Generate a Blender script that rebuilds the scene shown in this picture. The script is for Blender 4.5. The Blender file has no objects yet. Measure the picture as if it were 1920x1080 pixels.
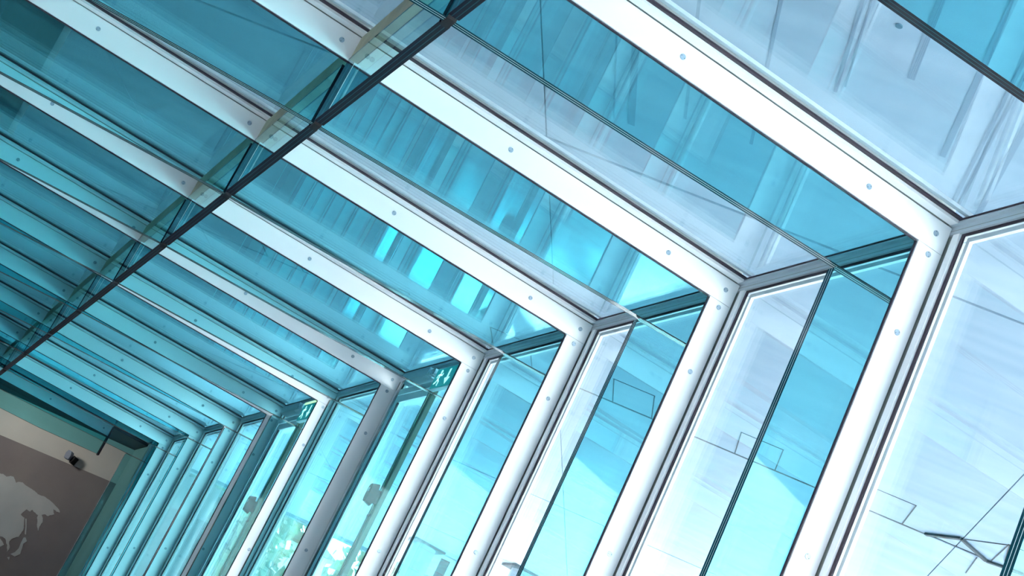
import bpy, bmesh, math, random
from mathutils import Matrix, Vector
random.seed(7)
S = 1.5                      # one structural bay = 1.5 m; plan coordinates below are in bays
scene = bpy.context.scene
C = scene.collection

# ------------------------------------------------------------------ camera
M = [[0.8140615138740221, -0.4033571272440429, 0.4178598802596014],
     [0.5066597234535504, 0.14151836716769617, -0.8504519247930252],
     [0.2839009972844535, 0.9040329527487493, 0.31956946675999964]]
CAM = (-1.9007919838426086, -2.2213654267335796, -1.8085306483522103)
cd = bpy.data.cameras.new('camera')
cam = bpy.data.objects.new('camera', cd); C.objects.link(cam)
cd.sensor_width = 36.0; cd.lens = 3063.3383 / 1920 * 36.0
cd.clip_start = 0.05; cd.clip_end = 2000
R3 = Matrix(((M[0][0], -M[1][0], -M[2][0]), (M[0][1], -M[1][1], -M[2][1]), (M[0][2], -M[1][2], -M[2][2])))
cam.matrix_world = Matrix.Translation(Vector(CAM) * S) @ R3.to_4x4()
scene.camera = cam

# ------------------------------------------------------------------ world, sun, exposure
w = bpy.data.worlds.new('sky'); scene.world = w; w.use_nodes = True
nt = w.node_tree; nt.nodes.clear()
out = nt.nodes.new('ShaderNodeOutputWorld'); bg = nt.nodes.new('ShaderNodeBackground')
tc = nt.nodes.new('ShaderNodeTexCoord'); sp = nt.nodes.new('ShaderNodeSeparateXYZ')
rp = nt.nodes.new('ShaderNodeValToRGB')
rp.color_ramp.elements[0].position = 0.0; rp.color_ramp.elements[0].color = (1.0, 0.96, 0.97, 1)
rp.color_ramp.elements[1].position = 0.9; rp.color_ramp.elements[1].color = (0.66, 0.78, 1.0, 1)
nt.links.new(tc.outputs['Generated'], sp.inputs[0]); nt.links.new(sp.outputs['Z'], rp.inputs[0])
nt.links.new(rp.outputs[0], bg.inputs[0]); bg.inputs[1].default_value = 0.75
nt.links.new(bg.outputs[0], out.inputs[0])
sd = bpy.data.lights.new('sun', 'SUN'); sd.energy = 11.0; sd.angle = math.radians(10); sd.color = (1.0, 0.95, 0.925)
sun = bpy.data.objects.new('sun', sd); C.objects.link(sun)
SUN_DIR = Vector((-0.58, -0.56, -0.58))           # direction the light travels
sun.rotation_euler = SUN_DIR.to_track_quat('-Z', 'Y').to_euler()
vs = scene.view_settings
vs.view_transform = 'Standard'; vs.look = 'None'; vs.gamma = 1.0; vs.use_curve_mapping = False
vs.exposure = 3.45
cy = scene.cycles
cy.max_bounces = 14; cy.diffuse_bounces = 5; cy.glossy_bounces = 6; cy.transmission_bounces = 8
cy.transparent_max_bounces = 96
cy.caustics_reflective = False; cy.caustics_refractive = False
cy.sample_clamp_indirect = 6.0

# ------------------------------------------------------------------ materials
def mat(name, col, rough=0.5, metal=0.0, spec=0.5):
    m = bpy.data.materials.new(name); m.use_nodes = True
    b = m.node_tree.nodes['Principled BSDF']
    b.inputs['Base Color'].default_value = (*col, 1); b.inputs['Roughness'].default_value = rough
    b.inputs['Metallic'].default_value = metal; b.inputs['Specular IOR Level'].default_value = spec
    return m
def noisy(m, scale, c1, c2, stretch=(1, 1, 1), rot=0.0, detail=6, lo=0.35, hi=0.65, bump=0.0):
    n = m.node_tree.nodes; l = m.node_tree.links; b = n['Principled BSDF']
    t = n.new('ShaderNodeTexCoord'); mp = n.new('ShaderNodeMapping'); mp.vector_type = 'TEXTURE'
    mp.inputs['Rotation'].default_value = (0, 0, rot); mp.inputs['Scale'].default_value = stretch
    x = n.new('ShaderNodeTexNoise'); x.inputs['Scale'].default_value = scale; x.inputs['Detail'].default_value = detail
    r = n.new('ShaderNodeValToRGB')
    r.color_ramp.elements[0].position = lo; r.color_ramp.elements[0].color = (*c1, 1)
    r.color_ramp.elements[1].position = hi; r.color_ramp.elements[1].color = (*c2, 1)
    l.new(t.outputs['Object'], mp.inputs[0]); l.new(mp.outputs[0], x.inputs['Vector']); l.new(x.outputs['Fac'], r.inputs[0])
    l.new(r.outputs[0], b.inputs['Base Color'])
    if bump:
        bp = n.new('ShaderNodeBump'); bp.inputs['Strength'].default_value = bump; bp.inputs['Distance'].default_value = 0.01
        l.new(x.outputs['Fac'], bp.inputs['Height']); l.new(bp.outputs[0], b.inputs['Normal'])
    return m
def glass(name, tint, f0=0.04, dirt=0.0, dirt_scale=6.0, dirt_col=(0.8, 0.9, 0.95), stretch=(1, 1, 1), gloss=(0.92, 0.97, 1.0)):
    """clear sheet glass: tinted transmission plus a mirror reflection that grows towards grazing view (Schlick)"""
    m = bpy.data.materials.new(name); m.use_nodes = True
    n = m.node_tree.nodes; l = m.node_tree.links; n.clear()
    o = n.new('ShaderNodeOutputMaterial'); mx = n.new('ShaderNodeMixShader')
    tr = n.new('ShaderNodeBsdfTransparent'); tr.inputs[0].default_value = (*tint, 1)
    gl = n.new('ShaderNodeBsdfGlossy'); gl.inputs['Roughness'].default_value = 0.0
    gl.inputs['Color'].default_value = (*gloss, 1)
    g = n.new('ShaderNodeNewGeometry'); d = n.new('ShaderNodeVectorMath'); d.operation = 'DOT_PRODUCT'
    l.new(g.outputs['Normal'], d.inputs[0]); l.new(g.outputs['Incoming'], d.inputs[1])
    def math_(op, a, b):
        k = n.new('ShaderNodeMath'); k.operation = op
        for i, q in enumerate((a, b)):
            if q is None: continue
            if isinstance(q, (int, float)): k.inputs[i].default_value = q
            else: l.new(q, k.inputs[i])
        return k.outputs[0]
    ab = math_('ABSOLUTE', d.outputs['Value'], None)
    om = math_('SUBTRACT', 1.0, ab)
    p5 = math_('POWER', om, 5.0)
    fr = math_('ADD', math_('MULTIPLY', p5, 0.75), f0)
    base = tr.outputs[0]
    if dirt > 0:
        df = n.new('ShaderNodeBsdfDiffuse'); df.inputs[0].default_value = (*dirt_col, 1)
        tl = n.new('ShaderNodeBsdfTranslucent'); tl.inputs[0].default_value = (*dirt_col, 1)
        dm = n.new('ShaderNodeMixShader'); dm.inputs[0].default_value = 0.5
        l.new(df.outputs[0], dm.inputs[1]); l.new(tl.outputs[0], dm.inputs[2])
        t = n.new('ShaderNodeTexCoord'); mp = n.new('ShaderNodeMapping'); mp.vector_type = 'TEXTURE'; mp.inputs['Scale'].default_value = stretch
        x = n.new('ShaderNodeTexNoise'); x.inputs['Scale'].default_value = dirt_scale; x.inputs['Detail'].default_value = 8
        x.inputs['Roughness'].default_value = 0.7
        l.new(t.outputs['Object'], mp.inputs[0]); l.new(mp.outputs[0], x.inputs['Vector'])
        r = n.new('ShaderNodeMapRange'); r.inputs['From Min'].default_value = 0.42; r.inputs['From Max'].default_value = 0.75
        r.inputs['To Max'].default_value = dirt
        l.new(x.outputs['Fac'], r.inputs['Value'])
        m2 = n.new('ShaderNodeMixShader'); l.new(r.outputs[0], m2.inputs[0]); l.new(base, m2.inputs[1]); l.new(dm.outputs[0], m2.inputs[2])
        base = m2.outputs[0]
    l.new(fr, mx.inputs[0]); l.new(base, mx.inputs[1]); l.new(gl.outputs[0], mx.inputs[2])
    l.new(mx.outputs[0], o.inputs[0])
    return m

WHITE = mat('white powder coat', (0.90, 0.93, 0.955), 0.42)
GROOVE = mat('shaded recess', (0.30, 0.34, 0.33), 0.5, 0.2)  # grey tone paints in the shade of the gap beside the plates
GASKET = mat('black gasket', (0.036, 0.022, 0.040), 0.55)
STEEL = mat('bolt steel', (0.36, 0.46, 0.56), 0.42, 0.4)
HOLE = mat('bolt hole', (0.006, 0.005, 0.008), 0.6)
ALU = mat('anodised aluminium', (0.60, 0.68, 0.75), 0.4, 0.2)
SPACER = mat('bright spacer', (0.88, 0.92, 0.96), 0.35, 0.1)
OLIVE = noisy(mat('galvanised strip', (0.42, 0.43, 0.36), 0.55, 0.1), 9, (0.40, 0.38, 0.27), (0.50, 0.48, 0.35))
FIN = glass('tinted fin glass', (0.565, 0.90, 0.935), 0.016, gloss=(0.72, 0.95, 1.0))
PANE = glass('window glass', (0.955, 0.985, 0.992), 0.018)
ROOFG = glass('roof glass', (0.93, 0.98, 0.992), 0.018, 0.03, 3.2, (0.80, 0.92, 1.0), (1.0, 1.6, 1))
STIFFG = glass('stiffener glass', (0.72, 0.93, 0.94), 0.016)
PLY = mat('polished glass edge', (0.008, 0.060, 0.085), 0.15, 0.0, 0.3)
INTER = mat('interlayer edge', (0.55, 0.86, 0.90), 0.25)
EDGE_GLINT = mat('painted glass glint', (0.75, 0.93, 0.97), 0.3)  # pale colour paints a highlight onto glass ends and edges
CONC = noisy(mat('board marked concrete', (0.7, 0.8, 0.88), 0.85), 1.3, (0.265, 0.365, 0.465), (0.35, 0.44, 0.54), (0.22, 1.6, 1), math.radians(61.0), 9, 0.25, 0.75, 0.1)
JOINT = mat('joint seal', (0.012, 0.022, 0.032), 0.8)
FAINT = mat('soffit streak', (0.19, 0.27, 0.36), 0.8)
BEIGE = noisy(mat('painted plaster', (0.5, 0.5, 0.46), 0.8), 2.0, (0.50, 0.52, 0.49), (0.56, 0.57, 0.53))
MURAL = noisy(mat('dark mural paint', (0.12, 0.11, 0.11), 0.7), 1.5, (0.17, 0.155, 0.16), (0.21, 0.195, 0.19))
LAND = noisy(mat('grey mural paint', (0.3, 0.31, 0.3), 0.7), 2.5, (0.38, 0.41, 0.41), (0.45, 0.47, 0.46))
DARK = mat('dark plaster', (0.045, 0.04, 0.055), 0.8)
FLOOR = noisy(mat('stone floor', (0.3, 0.3, 0.3), 0.6), 3, (0.20, 0.21, 0.22), (0.24, 0.25, 0.26))
OLIVEMETAL = mat('olive door metal', (0.075, 0.095, 0.075), 0.35, 0.35)
DOORW = mat('door frame coating', (0.62, 0.70, 0.74), 0.4)
BRASS = mat('pale brass', (0.75, 0.68, 0.42), 0.25, 0.85)
BLACKP = mat('black plastic', (0.008, 0.013, 0.016), 0.4, 0.0, 0.15)
def emit(name, col, s):
    m = mat(name, col, 0.4); b = m.node_tree.nodes['Principled BSDF']
    b.inputs['Emission Color'].default_value = (*col, 1); b.inputs['Emission Strength'].default_value = s
    return m
SIGNG = emit('sign green', (0.02, 0.42, 0.42), 0.04)
SIGNW = emit('sign white', (0.95, 1.0, 0.88), 0.14)
LAMPW = emit('sign lamp', (1.0, 0.86, 0.45), 0.14)
GRASS = noisy(mat('meadow', (0.4, 0.5, 0.3), 0.9), 0.25, (0.10, 0.16, 0.09), (0.20, 0.20, 0.14))
PAVE = noisy(mat('pale paving', (0.7, 0.72, 0.72), 0.8), 1.2, (0.34, 0.365, 0.38), (0.40, 0.42, 0.43))
LEAF1 = mat('leaf pale', (0.17, 0.26, 0.15), 0.6)
LEAF2 = mat('leaf mid', (0.09, 0.19, 0.11), 0.6)
LEAF3 = mat('leaf yellow', (0.30, 0.31, 0.20), 0.6)
BARK = noisy(mat('bark', (0.2, 0.16, 0.12), 0.9), 8, (0.16, 0.12, 0.09), (0.26, 0.21, 0.16))
HOUSEW = mat('house render', (0.86, 0.88, 0.86), 0.8)
ROOFT = mat('tan roof', (0.20, 0.15, 0.10), 0.8)
WINDOWD = mat('dark window', (0.10, 0.18, 0.22), 0.2)

# ------------------------------------------------------------------ helpers
class MB:
    def __init__(s): s.v = []; s.f = []; s.m = []
    def quad(s, a, b, c, d, mi=0):
        i = len(s.v); s.v += [a, b, c, d]; s.f.append((i, i+1, i+2, i+3)); s.m.append(mi)
    def box(s, x, y, z, mi=0):
        x0, x1 = sorted(x); y0, y1 = sorted(y); z0, z1 = sorted(z); i = len(s.v)
        s.v += [(x0,y0,z0),(x1,y0,z0),(x1,y1,z0),(x0,y1,z0),(x0,y0,z1),(x1,y0,z1),(x1,y1,z1),(x0,y1,z1)]
        s.f += [(i,i+3,i+2,i+1),(i+4,i+5,i+6,i+7),(i,i+1,i+5,i+4),(i+1,i+2,i+6,i+5),(i+2,i+3,i+7,i+6),(i+3,i,i+4,i+7)]
        s.m += [mi]*6; return s
    def prism(s, pts, f, mi=0, caps=(True, True)):
        """pts: 2D outline; f(p, side) -> 3D point on side 0 / 1"""
        n = len(pts); i = len(s.v)
        s.v += [f(p, 0) for p in pts] + [f(p, 1) for p in pts]
        if caps[0]: s.f.append(tuple(range(i, i+n))); s.m.append(mi)
        if caps[1]: s.f.append(tuple(range(i+2*n-1, i+n-1, -1))); s.m.append(mi)
        for k in range(n):
            j = (k+1) % n; s.f.append((i+j, i+k, i+n+k, i+n+j)); s.m.append(mi)
        return s
    def cyl(s, c, axis, r, h, n=16, mi=0, r2=None):
        a = Vector(axis).normalized(); t = a.orthogonal().normalized(); b = a.cross(t); i = len(s.v); c = Vector(c)
        r2 = r if r2 is None else r2
        for q, rr in ((0, r), (h, r2)):
            for k in range(n):
                g = 2*math.pi*k/n; s.v.append(tuple(c + a*q + (t*math.cos(g)+b*math.sin(g))*rr))
        s.f.append(tuple(range(i+n-1, i-1, -1))); s.f.append(tuple(range(i+n, i+2*n))); s.m += [mi]*2
        for k in range(n):
            j = (k+1) % n; s.f.append((i+k, i+j, i+n+j, i+n+k)); s.m.append(mi)
        return s
    def mesh(s, name, mats, off=(0, 0, 0)):
        me = bpy.data.meshes.new(name)
        me.from_pydata([((a-off[0])*S, (b-off[1])*S, (c-off[2])*S) for a, b, c in s.v], [], s.f)
        for m in (mats if isinstance(mats, (list, tuple)) else [mats]): me.materials.append(m)
        me.polygons.foreach_set('material_index', s.m); me.update()
        bm = bmesh.new(); bm.from_mesh(me); bmesh.ops.recalc_face_normals(bm, faces=bm.faces); bm.to_mesh(me); bm.free()
        return me
def link(name, me, parent=None, loc=(0, 0, 0)):
    o = bpy.data.objects.new(name, me); C.objects.link(o)
    if parent is not None: o.parent = parent
    o.location = [q*S for q in loc]; return o
def empty(name, loc=(0, 0, 0)):
    o = bpy.data.objects.new(name, None); C.objects.link(o); o.location = [q*S for q in loc]; o.empty_display_size = 0.1; return o
def thing(o, label, cat, group=None):
    o['label'] = label; o['category'] = cat
    if group: o['group'] = group
    return o
def structure(o): o['kind'] = 'structure'; return o
ORD = ['zeroth', 'first', 'second', 'third', 'fourth', 'fifth', 'sixth', 'seventh', 'eighth', 'ninth', 'tenth', 'eleventh', 'twelfth']

ZS = 0.80                     # underside of the concrete soffit
XL, ZF = -2.72, -2.9          # inner face of the side wall, floor level
XJ = -1.286                   # line of the longitudinal stiffener
ZB = [(0.066, -0.1665), (-0.178, -0.176), (-0.72, -0.193), (XJ+0.004, -0.2065)]      # underside of the roof fin
ZBL = [(XJ-0.004, -0.2065), (-1.94, -0.240), (XL, -0.282)]
G0, G1 = 0.012, 0.040         # the fin glass between its clamp plates (offsets from the frame line)

def fin_mesh(poly, name, bright=(), dark=False):
    """laminated fin in the XZ plane: two faces, edges showing three plies and two interlayers"""
    mb = MB(); n = len(poly); i = len(mb.v)
    lay = [G0, G0+0.0082, G0+0.0099, G0+0.0181, G0+0.0198, G1]
    mb.f.append(tuple(range(n))); mb.m.append(0)
    mb.v += [(x, G0, z) for x, z in poly]
    mb.f.append(tuple(range(2*n-1, n-1, -1))); mb.m.append(0)
    mb.v += [(x, G1, z) for x, z in poly]
    for k in range(n):
        (xa, za), (xb, zb) = poly[k], poly[(k+1) % n]
        for q in range(5):
            mi = 3 if k in bright else (1, 2, 1, 2, 1)[q]  # edges listed in bright get the painted highlight
            mb.quad((xa, lay[q], za), (xb, lay[q], zb), (xb, lay[q+1], zb), (xa, lay[q+1], za), mi)
    me = bpy.data.meshes.new(name)
    me.from_pydata([(a*S, b*S, c*S) for a, b, c in mb.v], [], mb.f)
    for m in (FIN, EDGE_SHADED if dark else PLY, INTER_SHADED if dark else INTER, EDGE_GLINT): me.materials.append(m)
    me.polygons.foreach_set('material_index', mb.m); me.update()
    return me
TOP = 0.079
EDGE_SHADED = mat('shaded glass edge', (0.010, 0.010, 0.020), 0.35, 0.0, 0.12)  # darker copy of the polished edge, with shade put into its colour
INTER_SHADED = mat('shaded interlayer', (0.012, 0.085, 0.11), 0.3, 0.0, 0.2)  # interlayer copy with the same shade painted in
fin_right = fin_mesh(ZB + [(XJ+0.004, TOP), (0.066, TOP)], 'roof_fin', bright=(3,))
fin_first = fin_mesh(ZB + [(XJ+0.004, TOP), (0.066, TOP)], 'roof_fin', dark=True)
fin_left = fin_mesh(ZBL + [(XL, TOP), (XJ-0.004, TOP)], 'roof_fin')
fin_wall = fin_mesh([(0.066, -0.170), (-0.172, -0.1795), (-0.178, -0.186), (-0.178, ZF), (0.066, ZF)], 'wall_fin')
fin_wall_end = fin_mesh([(0.066, -0.170), (-0.172, -0.1795), (-0.178, -0.186), (-0.178, ZF), (0.066, ZF)], 'wall_fin', bright=(2,))  # copy whose inner edge is painted as if lit
def plates(x0, x1, z0, z1, name):
    mb = MB()
    ix, iz = (0.032, 0.0) if x0 > -0.1 else (0.0, 0.024)
    mb.box((x0, x1), (0, G0), (z0, z1)); mb.box((x0+ix, x1), (G1, G1+0.012), (z0+iz, z1))
    me = mb.mesh(name, WHITE); return me
pl_right = plates(XJ+0.0015, 0.0755, 0, TOP, 'roof_plate')
pl_left = plates(XL, XJ-0.0015, 0, TOP, 'roof_plate')
pl_wall = plates(0, 0.0755, ZF, -0.0012, 'wall_plate')
def gasket_mesh():
    mb = MB(); e = 0.0035
    mb.box((XL, -e), (0.005, G0), (-e, 0.0)); return mb.mesh('plate_gasket', GASKET)
gk_roof = gasket_mesh()
gk_wall = MB().box((-0.0035, 0), (0.005, G0), (ZF, -0.0035)).mesh('plate_gasket', GASKET)
def bolt_mesh():
    mb = MB(); mb.cyl((0, 0.0005, 0), (0, -1, 0), 0.0080, 0.0022, 20, 0, 0.0074)
    for s in (-1, 1): mb.cyl((0.0036*s, -0.0012, 0.0036*s), (0, -1, 0), 0.0011, 0.0006, 8, 1)
    return mb.mesh('bolt', [STEEL, HOLE])
bolt_me = bolt_mesh()
rb = MB(); wb = MB()
rb.box((XL, 0.064), (-0.035, -0.005), (0.0805, 0.092)).box((XL, 0.064), (0.057, 0.087), (0.0805, 0.092)).box((XL, 0.064), (-0.005, 0.057), (0.0815, 0.125), 1)
wb.box((0.0765, 0.088), (-0.038, -0.014), (ZF, 0.058)).box((0.0765, 0.088), (0.066, 0.090), (ZF, 0.058)).box((0.082, 0.12), (-0.014, 0.066), (ZF, 0.058), 1)
rb_me = rb.mesh('roof_glazing_bar', [WHITE, GROOVE]); wb_me = wb.mesh('wall_glazing_bar', [WHITE, GROOVE])
node_me = MB().box((XJ-0.0105, XJ+0.0105), (G0-0.011, G1+0.012), (-0.2125, -0.200)).mesh('connector_block', HOLE)
bead_glint_me = MB().box((XJ-0.0065, XJ+0.0015), (G0-0.0012, G0-0.0001), (-0.2065, -0.002), 1).box((XJ+0.0015, XJ+0.0062), (G0-0.0012, G0-0.0001), (-0.2065, -0.002), 0).mesh('bead_and_glint', [EDGE_GLINT, HOLE])  # dark joint strip next to a painted white highlight

RB_R = [0.038, -0.183, -0.763, -1.242]; RB_L = [-1.343, -1.915, -2.49]
WB_Z = [-0.019, -0.243, -0.845, -1.447, -2.049, -2.65]
NF = 11
for k in range(0, NF):
    r = empty('portal_frame', (0, k, 0))
    thing(r, ('white plated portal frame with bolted glass fins, %s from the mural wall' % ORD[NF - k]) if k else
          'portal frame whose dark-edged glass fin cuts across the top corner of the photo', 'frame', 'portal frames along the glass corridor')
    a = link('roof_fin', fin_right if k else fin_first, r); a['label'] = 'tinted glass roof fin between wall and stiffener'
    b = link('roof_fin', fin_left, r); b['label'] = 'tinted glass roof fin beyond the stiffener'
    link('wall_fin', fin_wall_end if k == 10 else fin_wall, r)
    p = link('roof_plate', pl_right, r)
    for x in RB_R:
        q = link('bolt', bolt_me, p, (x, 0, 0.042)); q.rotation_euler[1] = (k*1.7 + x*9) % 6.28
    p = link('roof_plate', pl_left, r)
    for x in RB_L:
        q = link('bolt', bolt_me, p, (x, 0, 0.042)); q.rotation_euler[1] = (k*1.3 + x*7) % 6.28
    p = link('wall_plate', pl_wall, r)
    for z in WB_Z:
        q = link('bolt', bolt_me, p, (0.0395, 0, z)); q.rotation_euler[1] = (k*2.1 + z*8) % 6.28
    link('plate_gasket', gk_roof, r); link('plate_gasket', gk_wall, r)
    link('roof_glazing_bar', rb_me, r); link('wall_glazing_bar', wb_me, r); link('connector_block', node_me, r); link('bead_and_glint', bead_glint_me, r)
# the last frame carries a roof fin only, cut short before the wall
XE = -0.232
r = thing(empty('roof_frame', (0, 11, 0)), 'shortened roof frame with a dark fin end hanging before the mural wall', 'frame')
link('roof_fin', fin_mesh([(XE, -0.158), (-0.72, -0.193), (XJ, -0.2065), (XJ, TOP), (XE, TOP)], 'roof_fin'), r)
p = link('roof_plate', MB().box((XJ, XE), (0, G0), (0, TOP)).box((XJ, XE), (G1, G1+0.012), (0, TOP)).mesh('roof_plate', WHITE), r)
for x in (-0.29, -0.763, -1.242): link('bolt', bolt_me, p, (x, 0, 0.042))
link('end_strip', MB().box((XE, XE+0.014), (-0.006, 0.058), (-0.165, 0.085)).mesh('end_strip', GASKET), r)
link('roof_glazing_bar', MB().box((XJ, XE), (-0.035, -0.005), (0.0805, 0.092)).box((XJ, XE), (0.057, 0.087), (0.0805, 0.092)).mesh('roof_glazing_bar', WHITE), r)
link('plate_gasket', MB().box((XJ, XE), (0.004, 0.048), (-0.0035, 0)).mesh('plate_gasket', GASKET), r)

# longitudinal stiffeners, one pane per bay
def stiff_mesh():
    mb = MB(); y0, y1 = 0.054, 0.998; z0, z1 = -0.206, 0.004
    xs = [XJ-0.0145, XJ-0.0063, XJ-0.0045, XJ+0.0045, XJ+0.0063, XJ+0.0145]
    mb.quad((xs[0], y0, z0), (xs[0], y1, z0), (xs[0], y1, z1), (xs[0], y0, z1), 0)
    mb.quad((xs[5], y0, z0), (xs[5], y1, z0), (xs[5], y1, z1), (xs[5], y0, z1), 0)
    for q in range(5):
        mi = (1, 2, 1, 2, 1)[q]; a, b = xs[q], xs[q+1]
        mb.quad((a, y0, z0), (b, y0, z0), (b, y1, z0), (a, y1, z0), mi)
        mb.quad((a, y0, z1), (b, y0, z1), (b, y1, z1), (a, y1, z1), mi)
        for y in (y0, y1): mb.quad((a, y, z0), (b, y, z0), (b, y, z1), (a, y, z1), (3 if q == 3 else 0 if q == 4 else mi) if y == y1 else mi)  # one ply of the far end is painted bright as a highlight
    return mb.mesh('glass_pane', [STIFFG, EDGE_SHADED, INTER_SHADED, EDGE_GLINT])
st_me = stiff_mesh()
clamp_me = MB().box((XJ-0.012, XJ+0.012), (0.056, 0.996), (0.003, 0.0795)).mesh('clamp_strip', OLIVE)
for k in range(0, 11):
    t = empty('glass_stiffener', (0, k, 0))
    thing(t, ('glass stiffener under a grey strip, before the %s portal frame from the mural wall' % ORD[NF-k-1]) if k < 10 else
          'glass stiffener under a grey strip, ending at the shortened roof frame', 'stiffener', 'glass stiffeners between the roof fins')
    link('glass_pane', st_me, t); link('clamp_strip', clamp_me, t)

# ------------------------------------------------------------------ roof glazing
roof = structure(empty('ceiling'))
def ring(mb, x, y, z, wd, mi=0):
    (x0, x1), (y0, y1) = x, y
    mb.box((x0, x1), (y0, y0+wd), z, mi).box((x0, x1), (y1-wd, y1), z, mi)
    mb.box((x0, x0+wd), (y0+wd, y1-wd), z, mi).box((x1-wd, x1), (y0+wd, y1-wd), z, mi)
pane_me = MB().box((XL, 0.100), (0.095, 0.957), (0.0935, 0.0985)).box((XL, 0.100), (0.095, 0.957), (0.1085, 0.1135)).mesh('roof_pane', ROOFG)
mb = MB(); ring(mb, (XL, 0.0995), (0.100, 0.950), (0.0986, 0.1084), 0.014); sp_me = mb.mesh('spacer', SPACER)
mb = MB(); ring(mb, (XL, 0.077), (0.087, 0.965), (0.0885, 0.0934), 0.013); rg_me = mb.mesh('gasket', GASKET)
for k in range(0, 11):
    p = link('roof_pane', pane_me, roof, (0, k, 0))
    link('spacer', sp_me, p); link('gasket', rg_me, p)
eaves = MB().box((0.066, 0.1), (0, 10.2), (0.0832, 0.0932)).box((0.0775, 0.115), (0, 10.2), (0.0605, 0.0832))
eaves.box((0.0772, 0.0774), (0, 10.2), (0.070, 0.0715), 1)
tr = structure(link('trim_1', eaves.mesh('trim_1', [ALU, GROOVE])))

# ------------------------------------------------------------------ wall glazing
wp_me = MB().box((0.0895, 0.0945), (0.097, 0.955), (ZF, 0.054)).box((0.1045, 0.1095), (0.097, 0.955), (ZF, 0.054)).mesh('pane', PANE)
mb = MB()
for (y, z) in (((0.104, 0.118), (ZF, 0.052)), ((0.934, 0.948), (ZF, 0.052)), ((0.118, 0.934), (0.038, 0.052)), ((0.118, 0.934), (ZF, ZF+0.014))):
    mb.box((0.0946, 0.1044), y, z)
ws_me = mb.mesh('spacer', SPACER)
mb = MB()
for (y, z) in (((0.090, 0.105), (ZF, 0.060)), ((0.951, 0.962), (ZF, 0.060)), ((0.105, 0.951), (0.0535, 0.060)), ((0.105, 0.947), (ZF, ZF+0.01))):
    mb.box((0.0845, 0.0894), y, z)
wg_me = mb.mesh('gasket', GASKET)
for k in range(0, 10):
    wn = structure(link('window_%d' % (k+1), wp_me, None, (0, k, 0)))
    link('spacer', ws_me, wn); link('gasket', wg_me, wn)

# ------------------------------------------------------------------ two tall door leaves set in the glazed wall
def casement(n, k):
    d = structure(empty('door_%d' % n, (0, k, 0)))
    zt = -0.004
    fr = MB()
    fr.box((0.066, 0.0765), (0.912, 0.962), (ZF, zt)).box((0.067, 0.0765), (0.10, 0.140), (ZF, zt)).box((0.067, 0.0765), (0.140, 0.912), (zt-0.030, zt))
    link('frame', fr.mesh('frame', DOORW), d)
    lf = MB()
    lf.box((0.066, 0.0755), (0.852, 0.893), (ZF+0.01, zt-0.036)).box((0.066, 0.0755), (0.852, 0.43), (zt-0.074, zt-0.036))
    link('leaf_rail', lf.mesh('leaf_rail', SPACER), d)
    link('leaf_gasket', MB().box((0.067, 0.0757), (0.893, 0.900), (ZF, zt-0.034)).box((0.068, 0.0757), (0.842, 0.852), (ZF, zt-0.074)).mesh('leaf_gasket', GASKET), d)
    st = MB().box((0.054, 0.0755), (0.365, 0.425), (ZF+0.01, zt-0.04))
    s_ = link('stile', st.mesh('stile', OLIVEMETAL), d); s_['label'] = 'olive metal lock stile'
    link('edge_rod', MB().box((0.0512, 0.0542), (0.388, 0.400), (ZF+0.01, zt-0.05)).mesh('edge_rod', BRASS), s_)
    pts = []
    for i in range(20):
        g = 2*math.pi*i/20; c_, s__ = math.cos(g), math.sin(g)
        pts.append((0.034*math.copysign(abs(c_)**0.7, c_), 0.048*math.copysign(abs(s__)**0.7, s__) + (0.006 if s__ > 0 else 0)))
    hb = MB(); hb.prism(pts, lambda p, s: (0.004 + 0.03*s, 0.40 + p[0]*(0.82 if s == 0 else 1), -0.590 + p[1]*(0.82 if s == 0 else 1)))
    hb.box((0.034, 0.054), (0.386, 0.414), (-0.62, -0.56)); hb.box((0.050, 0.0545), (0.380, 0.418), (-0.676, -0.668))
    h = link('lock_knob', hb.mesh('lock_knob', BLACKP), d)
    link('key_cylinder', MB().box((0.0015, 0.0045), (0.395, 0.408), (-0.582, -0.566)).mesh('key_cylinder', STEEL), h)
    # opener motor and chain in the head
    op = MB().box((0.020, 0.072), (0.46, 0.80), (zt+0.004, zt+0.046)).box((0.030, 0.06), (0.40, 0.46), (zt+0.010, zt+0.036))
    for i in range(5): op.cyl((0.022, 0.38+0.035*i, zt+0.012), (1, 0, 0), 0.012, 0.02, 10)
    link('opener', op.mesh('opener', ALU), d)
    return d
casement(1, 4); casement(2, 6)

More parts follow.
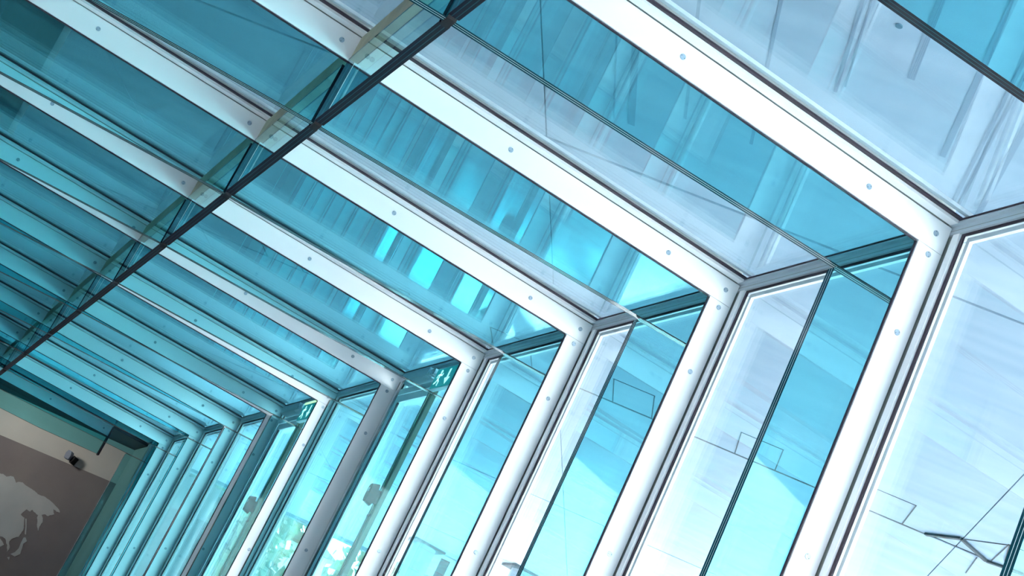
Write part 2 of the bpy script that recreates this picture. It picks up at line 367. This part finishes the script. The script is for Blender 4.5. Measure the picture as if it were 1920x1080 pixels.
def exit_sign(k, lamp, label):
    r = thing(empty('exit_sign', (0.012, k+0.178, -0.046)), label, 'sign', 'emergency exit signs over the doors')
    link('housing', MB().box((0.001, 0.022), (-0.120, 0.120), (-0.050, 0.052)).mesh('housing', WHITE), r)
    link('face', MB().box((-0.001, 0.001), (-0.115, 0.115), (-0.046, 0.046)).mesh('face', SIGNG), r)
    # running figure and downward arrow, raised film on the face (sign plane: y to the left, z up)
    X0, X1 = -0.0020, -0.0010
    def poly(pts, nm):
        link(nm, MB().prism(pts, lambda p, s: (X0 if s == 0 else X1, p[0], p[1])).mesh(nm, SIGNW), r)
    mbh = MB(); mbh.cyl((X0, 0.050, 0.030), (1, 0, 0), 0.009, 0.001, 14)
    for a, b, wd in (((0.050, 0.020), (0.060, -0.006), 0.0085), ((0.060, -0.006), (0.040, -0.018), 0.0065), ((0.040, -0.018), (0.044, -0.038), 0.006),
                     ((0.060, -0.006), (0.078, -0.022), 0.0065), ((0.078, -0.022), (0.092, -0.024), 0.006), ((0.052, 0.017), (0.030, 0.010), 0.005),
                     ((0.030, 0.010), (0.022, 0.020), 0.005), ((0.054, 0.015), (0.074, 0.016), 0.005), ((0.074, 0.016), (0.082, 0.002), 0.005)):
        dx, dz = b[0]-a[0], b[1]-a[1]; L = math.hypot(dx, dz); nx, nz = -dz/L*wd/1.6, dx/L*wd/1.6
        mbh.prism([(a[0]+nx, a[1]+nz), (b[0]+nx, b[1]+nz), (b[0]-nx, b[1]-nz), (a[0]-nx, a[1]-nz)], lambda p, s: (X0 if s == 0 else X1, p[0], p[1]))
    link('running_figure', mbh.mesh('running_figure', SIGNW), r)
    poly([(-0.040, 0.036), (-0.056, 0.036), (-0.056, -0.006), (-0.078, -0.006), (-0.048, -0.038), (-0.018, -0.006), (-0.040, -0.006)], 'arrow')
    if lamp:
        o = link('lamp_bar', MB().box((0.0, 0.022), (-0.105, 0.125), (0.054, 0.066)).mesh('lamp_bar', LAMPW), r); o['label'] = 'glowing yellow lamp bar'
exit_sign(4, False, 'exit sign with running figure above the larger, nearer glass door')
exit_sign(6, True, 'yellow lit exit sign above the smaller door towards the mural wall')

# ------------------------------------------------------------------ end of the corridor
UA = (0.4841, 0.8750); VA = (0.8750, -0.4841); U0 = 10.2
def uvz(u, v, z): return (UA[0]*u + VA[0]*v, UA[1]*u + VA[1]*v, z)
ZW = 0.088
mb = MB(); mb.prism([(-9.5, ZF), (-4.6, ZF), (-4.6, ZW), (-9.5, ZW)], lambda p, s: uvz(U0 + 0.01 + 0.1*s, p[0], p[1]))
we = structure(link('wall_end', mb.mesh('wall_end', BEIGE)))
mu = MB(); mu.prism([(-9.5, ZF), (-4.6, ZF), (-4.6, -0.205), (-5.5, -0.228), (-6.6, -0.262), (-9.5, -0.36)], lambda p, s: uvz(U0 + 0.009*s + 0.001, p[0], p[1]))
mural = link('mural_ground', mu.mesh('mural_ground', MURAL), we)
LANDS = [
 [(-6.471,-.551),(-6.445,-.544),(-6.402,-.553),(-6.378,-.536),(-6.357,-.53),(-6.329,-.544),(-6.306,-.566),(-6.283,-.549),(-6.254,-.54),(-6.188,-.554),(-6.146,-.559),(-6.12,-.563),(-6.089,-.574),(-6.035,-.569),(-5.972,-.577),(-5.915,-.593),(-5.853,-.616),(-5.837,-.636),(-5.868,-.64),(-5.903,-.629),(-5.872,-.665),(-5.909,-.7),(-5.947,-.699),(-5.966,-.716),(-5.944,-.729),(-5.926,-.767),(-5.929,-.786),(-5.927,-.813),(-5.925,-.841),(-5.959,-.8),(-5.989,-.749),(-5.988,-.726),(-6.022,-.719),(-6.057,-.707),(-6.064,-.728),(-6.105,-.724),(-6.117,-.752),(-6.125,-.783),(-6.083,-.792),(-6.057,-.844),(-6.043,-.874),(-6.04,-.918),(-6.044,-.951),(-6.065,-.965),(-6.083,-.982),(-6.096,-1.015),(-6.067,-1.056),(-6.07,-1.098),(-6.094,-1.05),(-6.143,-1.009),(-6.182,-1.008),(-6.243,-1.018),(-6.362,-.98),(-6.487,-.872),(-6.561,-.721),(-6.538,-.6)],
 [(-6.075,-.797),(-6.062,-.791),(-6.025,-.857),(-5.999,-.91),(-6.012,-.91),(-6.038,-.853)],
 [(-6.005,-.938),(-5.99,-.931),(-5.963,-.955),(-5.98,-.983),(-5.969,-1.021),(-5.958,-1.07),(-5.989,-1.106),(-6.034,-1.102),(-6.008,-1.074),(-5.995,-1.033),(-6.002,-.986)],
 [(-6.257,-1.042),(-6.192,-1.022),(-6.149,-1.039),(-6.121,-1.058),(-6.144,-1.086),(-6.195,-1.096)],
 [(-6.045,-1.136),(-6.024,-1.122),(-6.021,-1.149)]]
for i, pts in enumerate(LANDS):
    if i == 0:      # ragged coast: subdivide and jitter
        fine = []
        for j, a in enumerate(pts):
            b = pts[(j+1) % len(pts)]; fine.append(a)
            for t in (0.35, 0.7): fine.append((a[0]+(b[0]-a[0])*t + random.uniform(-.004, .004), a[1]+(b[1]-a[1])*t + random.uniform(-.004, .004)))
        pts = fine
    link('painted_land', MB().prism(pts, lambda p, s: uvz(U0 - 0.002 + 0.003*s, p[0], p[1])).mesh('painted_land', LAND), mural)
structure(link('ceiling', MB().box((XL, 0.2), (11.09, 14.0), (ZW+0.002, ZW+0.1)).mesh('ceiling', DARK)))
structure(link('trim_2', MB().box((0.0, 0.0755), (10.055, 10.21), (ZF, 0.06)).mesh('trim_2', mat('teal jamb', (0.10, 0.48, 0.52), 0.4))))
structure(link('trim_3', MB().box((-0.012, 0.09), (10.212, 10.24), (ZF, 0.075)).mesh('trim_3', WHITE)))
structure(link('wall_right', MB().box((0.10, 0.2), (10.09, 13.5), (ZF, 0.2)).mesh('wall_right', BEIGE)))
# small spotlight on the painted wall
sx = thing(empty('wall_spotlight', uvz(U0, -5.97, -0.19)), 'small grey spotlight on a bracket above the world map mural', 'spotlight')
n_ = Vector((-UA[0], -UA[1], 0)); v_ = Vector((VA[0], VA[1], 0))
def local(a, b, c): q = v_*a + n_*b; return (q.x, q.y, c)
body = MB(); body.prism([(-0.030, -0.035), (0.012, -0.035), (0.016, 0.0), (0.006, 0.036), (-0.022, 0.038), (-0.034, 0.010)], lambda p, s: local(p[0], 0.05 + 0.07*s, p[1]))
link('lamp_body', body.mesh('lamp_body', mat('grey lamp body', (0.20, 0.25, 0.34), 0.5)), sx)
arm = MB(); arm.prism([(0.016, -0.05), (0.034, -0.05), (0.050, 0.012), (0.032, 0.018)], lambda p, s: local(p[0], 0.09*s, p[1]))
link('bracket', arm.mesh('bracket', BLACKP), sx)

ld = bpy.data.lights.new('gallery_lamp', 'AREA'); ld.energy = 2.1; ld.size = 0.5; ld.color = (1.0, 0.93, 0.84)
lo = bpy.data.objects.new('gallery_lamp', ld); C.objects.link(lo); lo.location = Vector(uvz(9.1, -6.75, 0.02))*S
lo.rotation_euler = (Vector(uvz(U0, -6.1, -0.5)) - Vector(uvz(9.1, -6.75, 0.02))).to_track_quat('-Z', 'Y').to_euler()
# ------------------------------------------------------------------ room shell out of view, plus added light blockers and bounce walls
structure(link('floor', MB().box((XL, 0.2), (-5.5, 14.0), (ZF-0.1, ZF)).mesh('floor', FLOOR)))
structure(link('wall_left', MB().box((XL-0.2, XL), (-5.5, 5.5), (ZF, -0.55)).mesh('wall_left', mat('grey side wall', (0.36, 0.37, 0.38), 0.7))))  # this stretch is made paler to bounce light onto the frames
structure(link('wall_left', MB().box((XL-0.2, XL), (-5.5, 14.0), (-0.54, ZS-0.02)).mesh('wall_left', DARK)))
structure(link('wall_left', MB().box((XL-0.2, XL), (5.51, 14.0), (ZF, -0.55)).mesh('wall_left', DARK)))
structure(link('wall_left', MB().box((XL-0.2, XL), (-5.5, 14.0), (ZS+0.18, 5.0)).mesh('wall_left', BEIGE)))  # unseen wall carried up above the soffit to block the sky
structure(link('wall_left', MB().box((XL-0.2, -2.02), (-3.0, 14.0), (0.20, ZS-0.02)).mesh('wall_left', mat('added dark slab', (0.055, 0.075, 0.09), 0.8))))  # dark block added over the roof to cut the light there
structure(link('added_wall_back', MB().box((XL-3, 0.6), (-7.2, -7.0), (ZF, 5.0)).mesh('added_wall_back', DARK)))  # unseen dark wall added to block light from behind
structure(link('added_wall_back', MB().box((0.6, 13.0), (-6.2, -6.0), (ZF, 5.0)).mesh('added_wall_back', HOUSEW)))  # unseen white wall added as a sunlit reflector for the plates

# ------------------------------------------------------------------ concrete soffit over the corridor and the terrace
sof = thing(empty('concrete_soffit', (0, 0, ZS)), 'pale board-marked concrete soffit seen through the glass above and beside the corridor', 'soffit')
us = [-1.9, 0.9, 2.875, 5.865, 8.85, 11.8, 14.6]; vs_ = [-12.0, -9.0, -6.6, -4.2, -1.9, 0.43, 3.4, 6.0, 8.4]
G = 0.010
for i in range(len(us)-1):
    for j in range(len(vs_)-1):
        mb = MB()
        gi0 = G if i else 0
        mb.prism([(us[i]+G, vs_[j]+0.003), (us[i+1]-G, vs_[j]+0.003), (us[i+1]-G, vs_[j+1]-0.003), (us[i]+G, vs_[j+1]-0.003)],
                 lambda p, s: uvz(p[0], p[1], 0.12*s))
        link('concrete_panel', mb.mesh('concrete_panel', CONC), sof)
def rect_uv(mb, u0, u1, v0, v1, z0, z1): mb.prism([(u0, v0), (u1, v0), (u1, v1), (u0, v1)], lambda p, s: uvz(p[0], p[1], z0 if s == 0 else z1))
mb = MB(); rect_uv(mb, us[0], us[-1], vs_[0], vs_[-1], 0.06, 0.16); link('joint_backing', mb.mesh('joint_backing', JOINT), sof)
for k in range(-5, 3):
    mb = MB(); v0, v1 = -0.105 + 0.73*k, 0.130 + 0.73*k; e = 0.004
    if -1.9 < v0 and v1 < 0.5 or True:
        rect_uv(mb, 5.452, 5.458, v0, v1, -0.002, 0.01)
        for q in (v0, v1): rect_uv(mb, 5.452, 5.855, q-e*0.8, q+e*0.8, -0.002, 0.01)
        link('hatch_seal', mb.mesh('hatch_seal', JOINT), sof)
mb = MB(); rect_uv(mb, 5.856, 5.874, -1.95, 0.275, -0.0015, 0.01); link('joint_seal', mb.mesh('joint_seal', JOINT), sof)
mb = MB()
P = [(3.060, 4.990), (3.111, 4.754), (3.369, 4.840), (3.453, 4.763), (3.95, 4.42)]
for a, b in zip(P[:-1], P[1:]):
    dx, dy = b[0]-a[0], b[1]-a[1]; L = math.hypot(dx, dy); nx, ny = -dy/L*0.011, dx/L*0.011
    mb.prism([(a[0]+nx, a[1]+ny), (b[0]+nx, b[1]+ny), (b[0]-nx, b[1]-ny), (a[0]-nx, a[1]-ny)], lambda p, s: (p[0], p[1], -0.012+0.02*s))
o = link('joint_seal', mb.mesh('joint_seal', JOINT), sof); o['label'] = 'dark bent joint line'
mb = MB()
for (a, b) in (((3.085, 4.979), (3.345, 4.832)), ((3.129, 4.745), (3.196, 4.474)), ((3.196, 4.474), (3.378, 4.707)), ((3.338, 4.884), (3.53, 5.191))):
    dx, dy = b[0]-a[0], b[1]-a[1]; L = math.hypot(dx, dy); nx, ny = -dy/L*0.003, dx/L*0.003
    mb.prism([(a[0]+nx, a[1]+ny), (b[0]+nx, b[1]+ny), (b[0]-nx, b[1]-ny), (a[0]-nx, a[1]-ny)], lambda p, s: (p[0], p[1], -0.003+0.01*s))
link('hatch_seal', mb.mesh('hatch_seal', JOINT), sof)
# darker streaks that run along the soffit
mb = MB()
for v, u0, u1, wd in ((-0.87, 0.6, 1.75, .006), (-0.845, 0.6, 1.7, .003), (-0.665, 0.9, 1.52, .012), (-0.485, 0.9, 1.9, .010), (-0.39, 0.9, 2.2, .006), (-0.37, 0.9, 2.2, .005), (-0.30, 1.0, 2.3, .010),
                      (-1.35, 1.2, 2.3, .006), (-1.55, 1.5, 2.5, .014), (-1.62, 1.5, 2.5, .004), (-1.10, 1.3, 2.3, .006)):
    rect_uv(mb, u0, u1, v-wd, v+wd, -0.001, 0.01)
o = link('soffit_streaks', mb.mesh('soffit_streaks', FAINT), sof); o['kind'] = 'stuff'
q = (-0.043, 1.47)
link('recessed_fitting', MB().cyl((q[0], q[1], -0.004), (0, 0, 1), 0.011, 0.02, 18).mesh('recessed_fitting', mat('blue grey fitting', (0.05, 0.15, 0.22), 0.7, 0.0, 0.1)), sof)
mb = MB(); rect_uv(mb, us[-1]-0.03, us[-1]+0.10, vs_[0], vs_[-1], -0.035, 0.16); link('drip_edge', mb.mesh('drip_edge', mat('drip edge', (0.10, 0.22, 0.26), 0.7)), sof)

# ------------------------------------------------------------------ terrace outside
structure(link('ground', MB().box((0.2, 60), (-30, 16.5), (ZF-0.15, ZF-0.05)).mesh('ground', PAVE)))
me = MB().box((-90, 120), (16.5, 160), (ZF-0.3, ZF-0.1)).mesh('meadow', GRASS)
structure(link('ground', me))
def column(x, y, label):
    t = thing(empty('round_column', (x, y, ZF-0.05)), label, 'column', 'columns along the terrace edge')
    link('shaft', MB().cyl((0, 0, 0), (0, 0, 1), 0.115, ZS-ZF+0.03, 32).mesh('shaft', CONC), t)
    link('head_plate', MB().box((-0.17, 0.17), (-0.15, 0.15), (ZS-ZF+0.028, ZS-ZF+0.05)).mesh('head_plate', JOINT), t)
column(3.20, 12.85, 'pale round terrace column beside the dark window posts, under the soffit')
column(3.72, 11.55, 'pale round terrace column only just showing above the bottom edge of the photo')
def screen(u, v0, v1, label):
    t = thing(empty('window_screen', uvz(u, v0, ZF-0.05)), label, 'screen')
    o0 = Vector(uvz(u, v0, ZF-0.05))
    def f(du, dv, z): q = Vector(uvz(u+du, v0+dv, z)) - o0; return tuple(q)
    def bar(nm, a, b, z0, z1, m, th=0.04):
        mb = MB(); mb.prism([(a, z0), (b, z0), (b, z1), (a, z1)], lambda p, s: f(th*s, p[0], p[1])); link(nm, mb.mesh(nm, m), t)
    n = 2; dv = (v1-v0)/n
    for i in range(n+1): bar('post', dv*i-0.045, dv*i+0.045, ZF-0.05, ZS-0.04, JOINT, 0.09)
    bar('head_beam', 0.05, v1-v0, ZS-0.20, ZS-0.03, HOUSEW, 0.06)
    for z in (ZS-0.24, ): bar('transom', 0.05, v1-v0, z, z+0.035, JOINT, 0.06)
screen(12.9, -3.2, -1.6, 'dark framed window screen between the terrace columns')

# ------------------------------------------------------------------ trees and houses beyond
def leafy(n, rx, rz, zc, seed):
    rnd = random.Random(seed); mb = MB()
    blobs = [(rnd.uniform(-.6, .6)*rx, rnd.uniform(-.6, .6)*rx, zc + rnd.uniform(-.5, .6)*rz, rnd.uniform(.35, .6)) for _ in range(9)]
    for i in range(n):
        bx, by, bz, br = rnd.choice(blobs)
        d = Vector((rnd.gauss(0, 1), rnd.gauss(0, 1), rnd.gauss(0, 1))).normalized() * (br * rnd.uniform(.6, 1))
        c = Vector((bx + d.x*rx, by + d.y*rx, bz + d.z*rz)); a = Vector((rnd.gauss(0, 1), rnd.gauss(0, 1), rnd.gauss(0, 1))).normalized(); b = a.orthogonal().normalized(); g = a.cross(b)
        s = rnd.uniform(.06, .15)
        mb.quad(tuple(c-b*s), tuple(c-g*s*.6), tuple(c+b*s), tuple(c+g*s*.6), 0 if rnd.random() < .75 else 1)
    return mb
kinds = []
for i, (mats_, rx, rz, zc) in enumerate((((LEAF1, LEAF3), 1.3, 1.5, 3.4), ((LEAF2, LEAF1), 1.1, 1.8, 3.5), ((LEAF3, LEAF1), 1.5, 1.2, 2.8))):
    kinds.append((leafy(3200, rx, rz, zc, 20+i).mesh('foliage', list(mats_)), MB().cyl((0, 0, 0), (0, 0, 1), .14, zc, 10, 0, .06).mesh('trunk', BARK)))
tree_spots = [(-0.4, 24.6, 0, 1.25), (2.0, 20.4, 2, 1.30), (4.0, 25.2, 1, 1.35), (6.1, 20.6, 0, 1.20), (8.2, 25.4, 2, 1.30), (9.7, 19.6, 1, 1.10),
              (12.3, 23.8, 0, 1.25), (13.4, 17.6, 2, 1.20)]
names_ = ['light green tree with a loose crown', 'darker green tall tree', 'yellowish broad low tree']
for i, (x, y, kd, s) in enumerate(tree_spots):
    t = empty('garden_tree', (x, y, ZF-0.1)); t.scale = (s, s, s); t.rotation_euler[2] = i*1.3
    thing(t, names_[kd] + ' past the soffit, %s from the mural wall' % ORD[i+1], 'tree', 'trees beyond the terrace')
    f = link('foliage', kinds[kd][0], t); f['kind'] = 'stuff'
    link('trunk', kinds[kd][1], t)
def house(x, y, w_, d_, h, label):
    t = thing(empty('garden_house', (x, y, ZF-0.1)), label, 'house')
    link('wall', MB().box((-w_/2, w_/2), (-d_/2, d_/2), (0, h)).mesh('wall', HOUSEW), t)
    mb = MB(); mb.prism([(-w_/2-.2, h), (w_/2+.2, h), (0, h+.9)], lambda p, s: (p[0], -d_/2-.15 + s*(d_+.3), p[1])); link('roof', mb.mesh('roof', ROOFT), t)
    for i in range(3):
        xx = -w_/2 + w_*(i+.5)/3
        link('window', MB().box((xx-.25, xx+.25), (-d_/2-.03, -d_/2+.02), (h*.45, h*.75)).mesh('window', WINDOWD), t)
house(5.4, 32.0, 4.0, 3.0, 5.6, 'white rendered house with tan roof behind the pale trees')
house(12.5, 30.5, 5.0, 3.0, 5.4, 'larger white house behind the right end of the tree row')
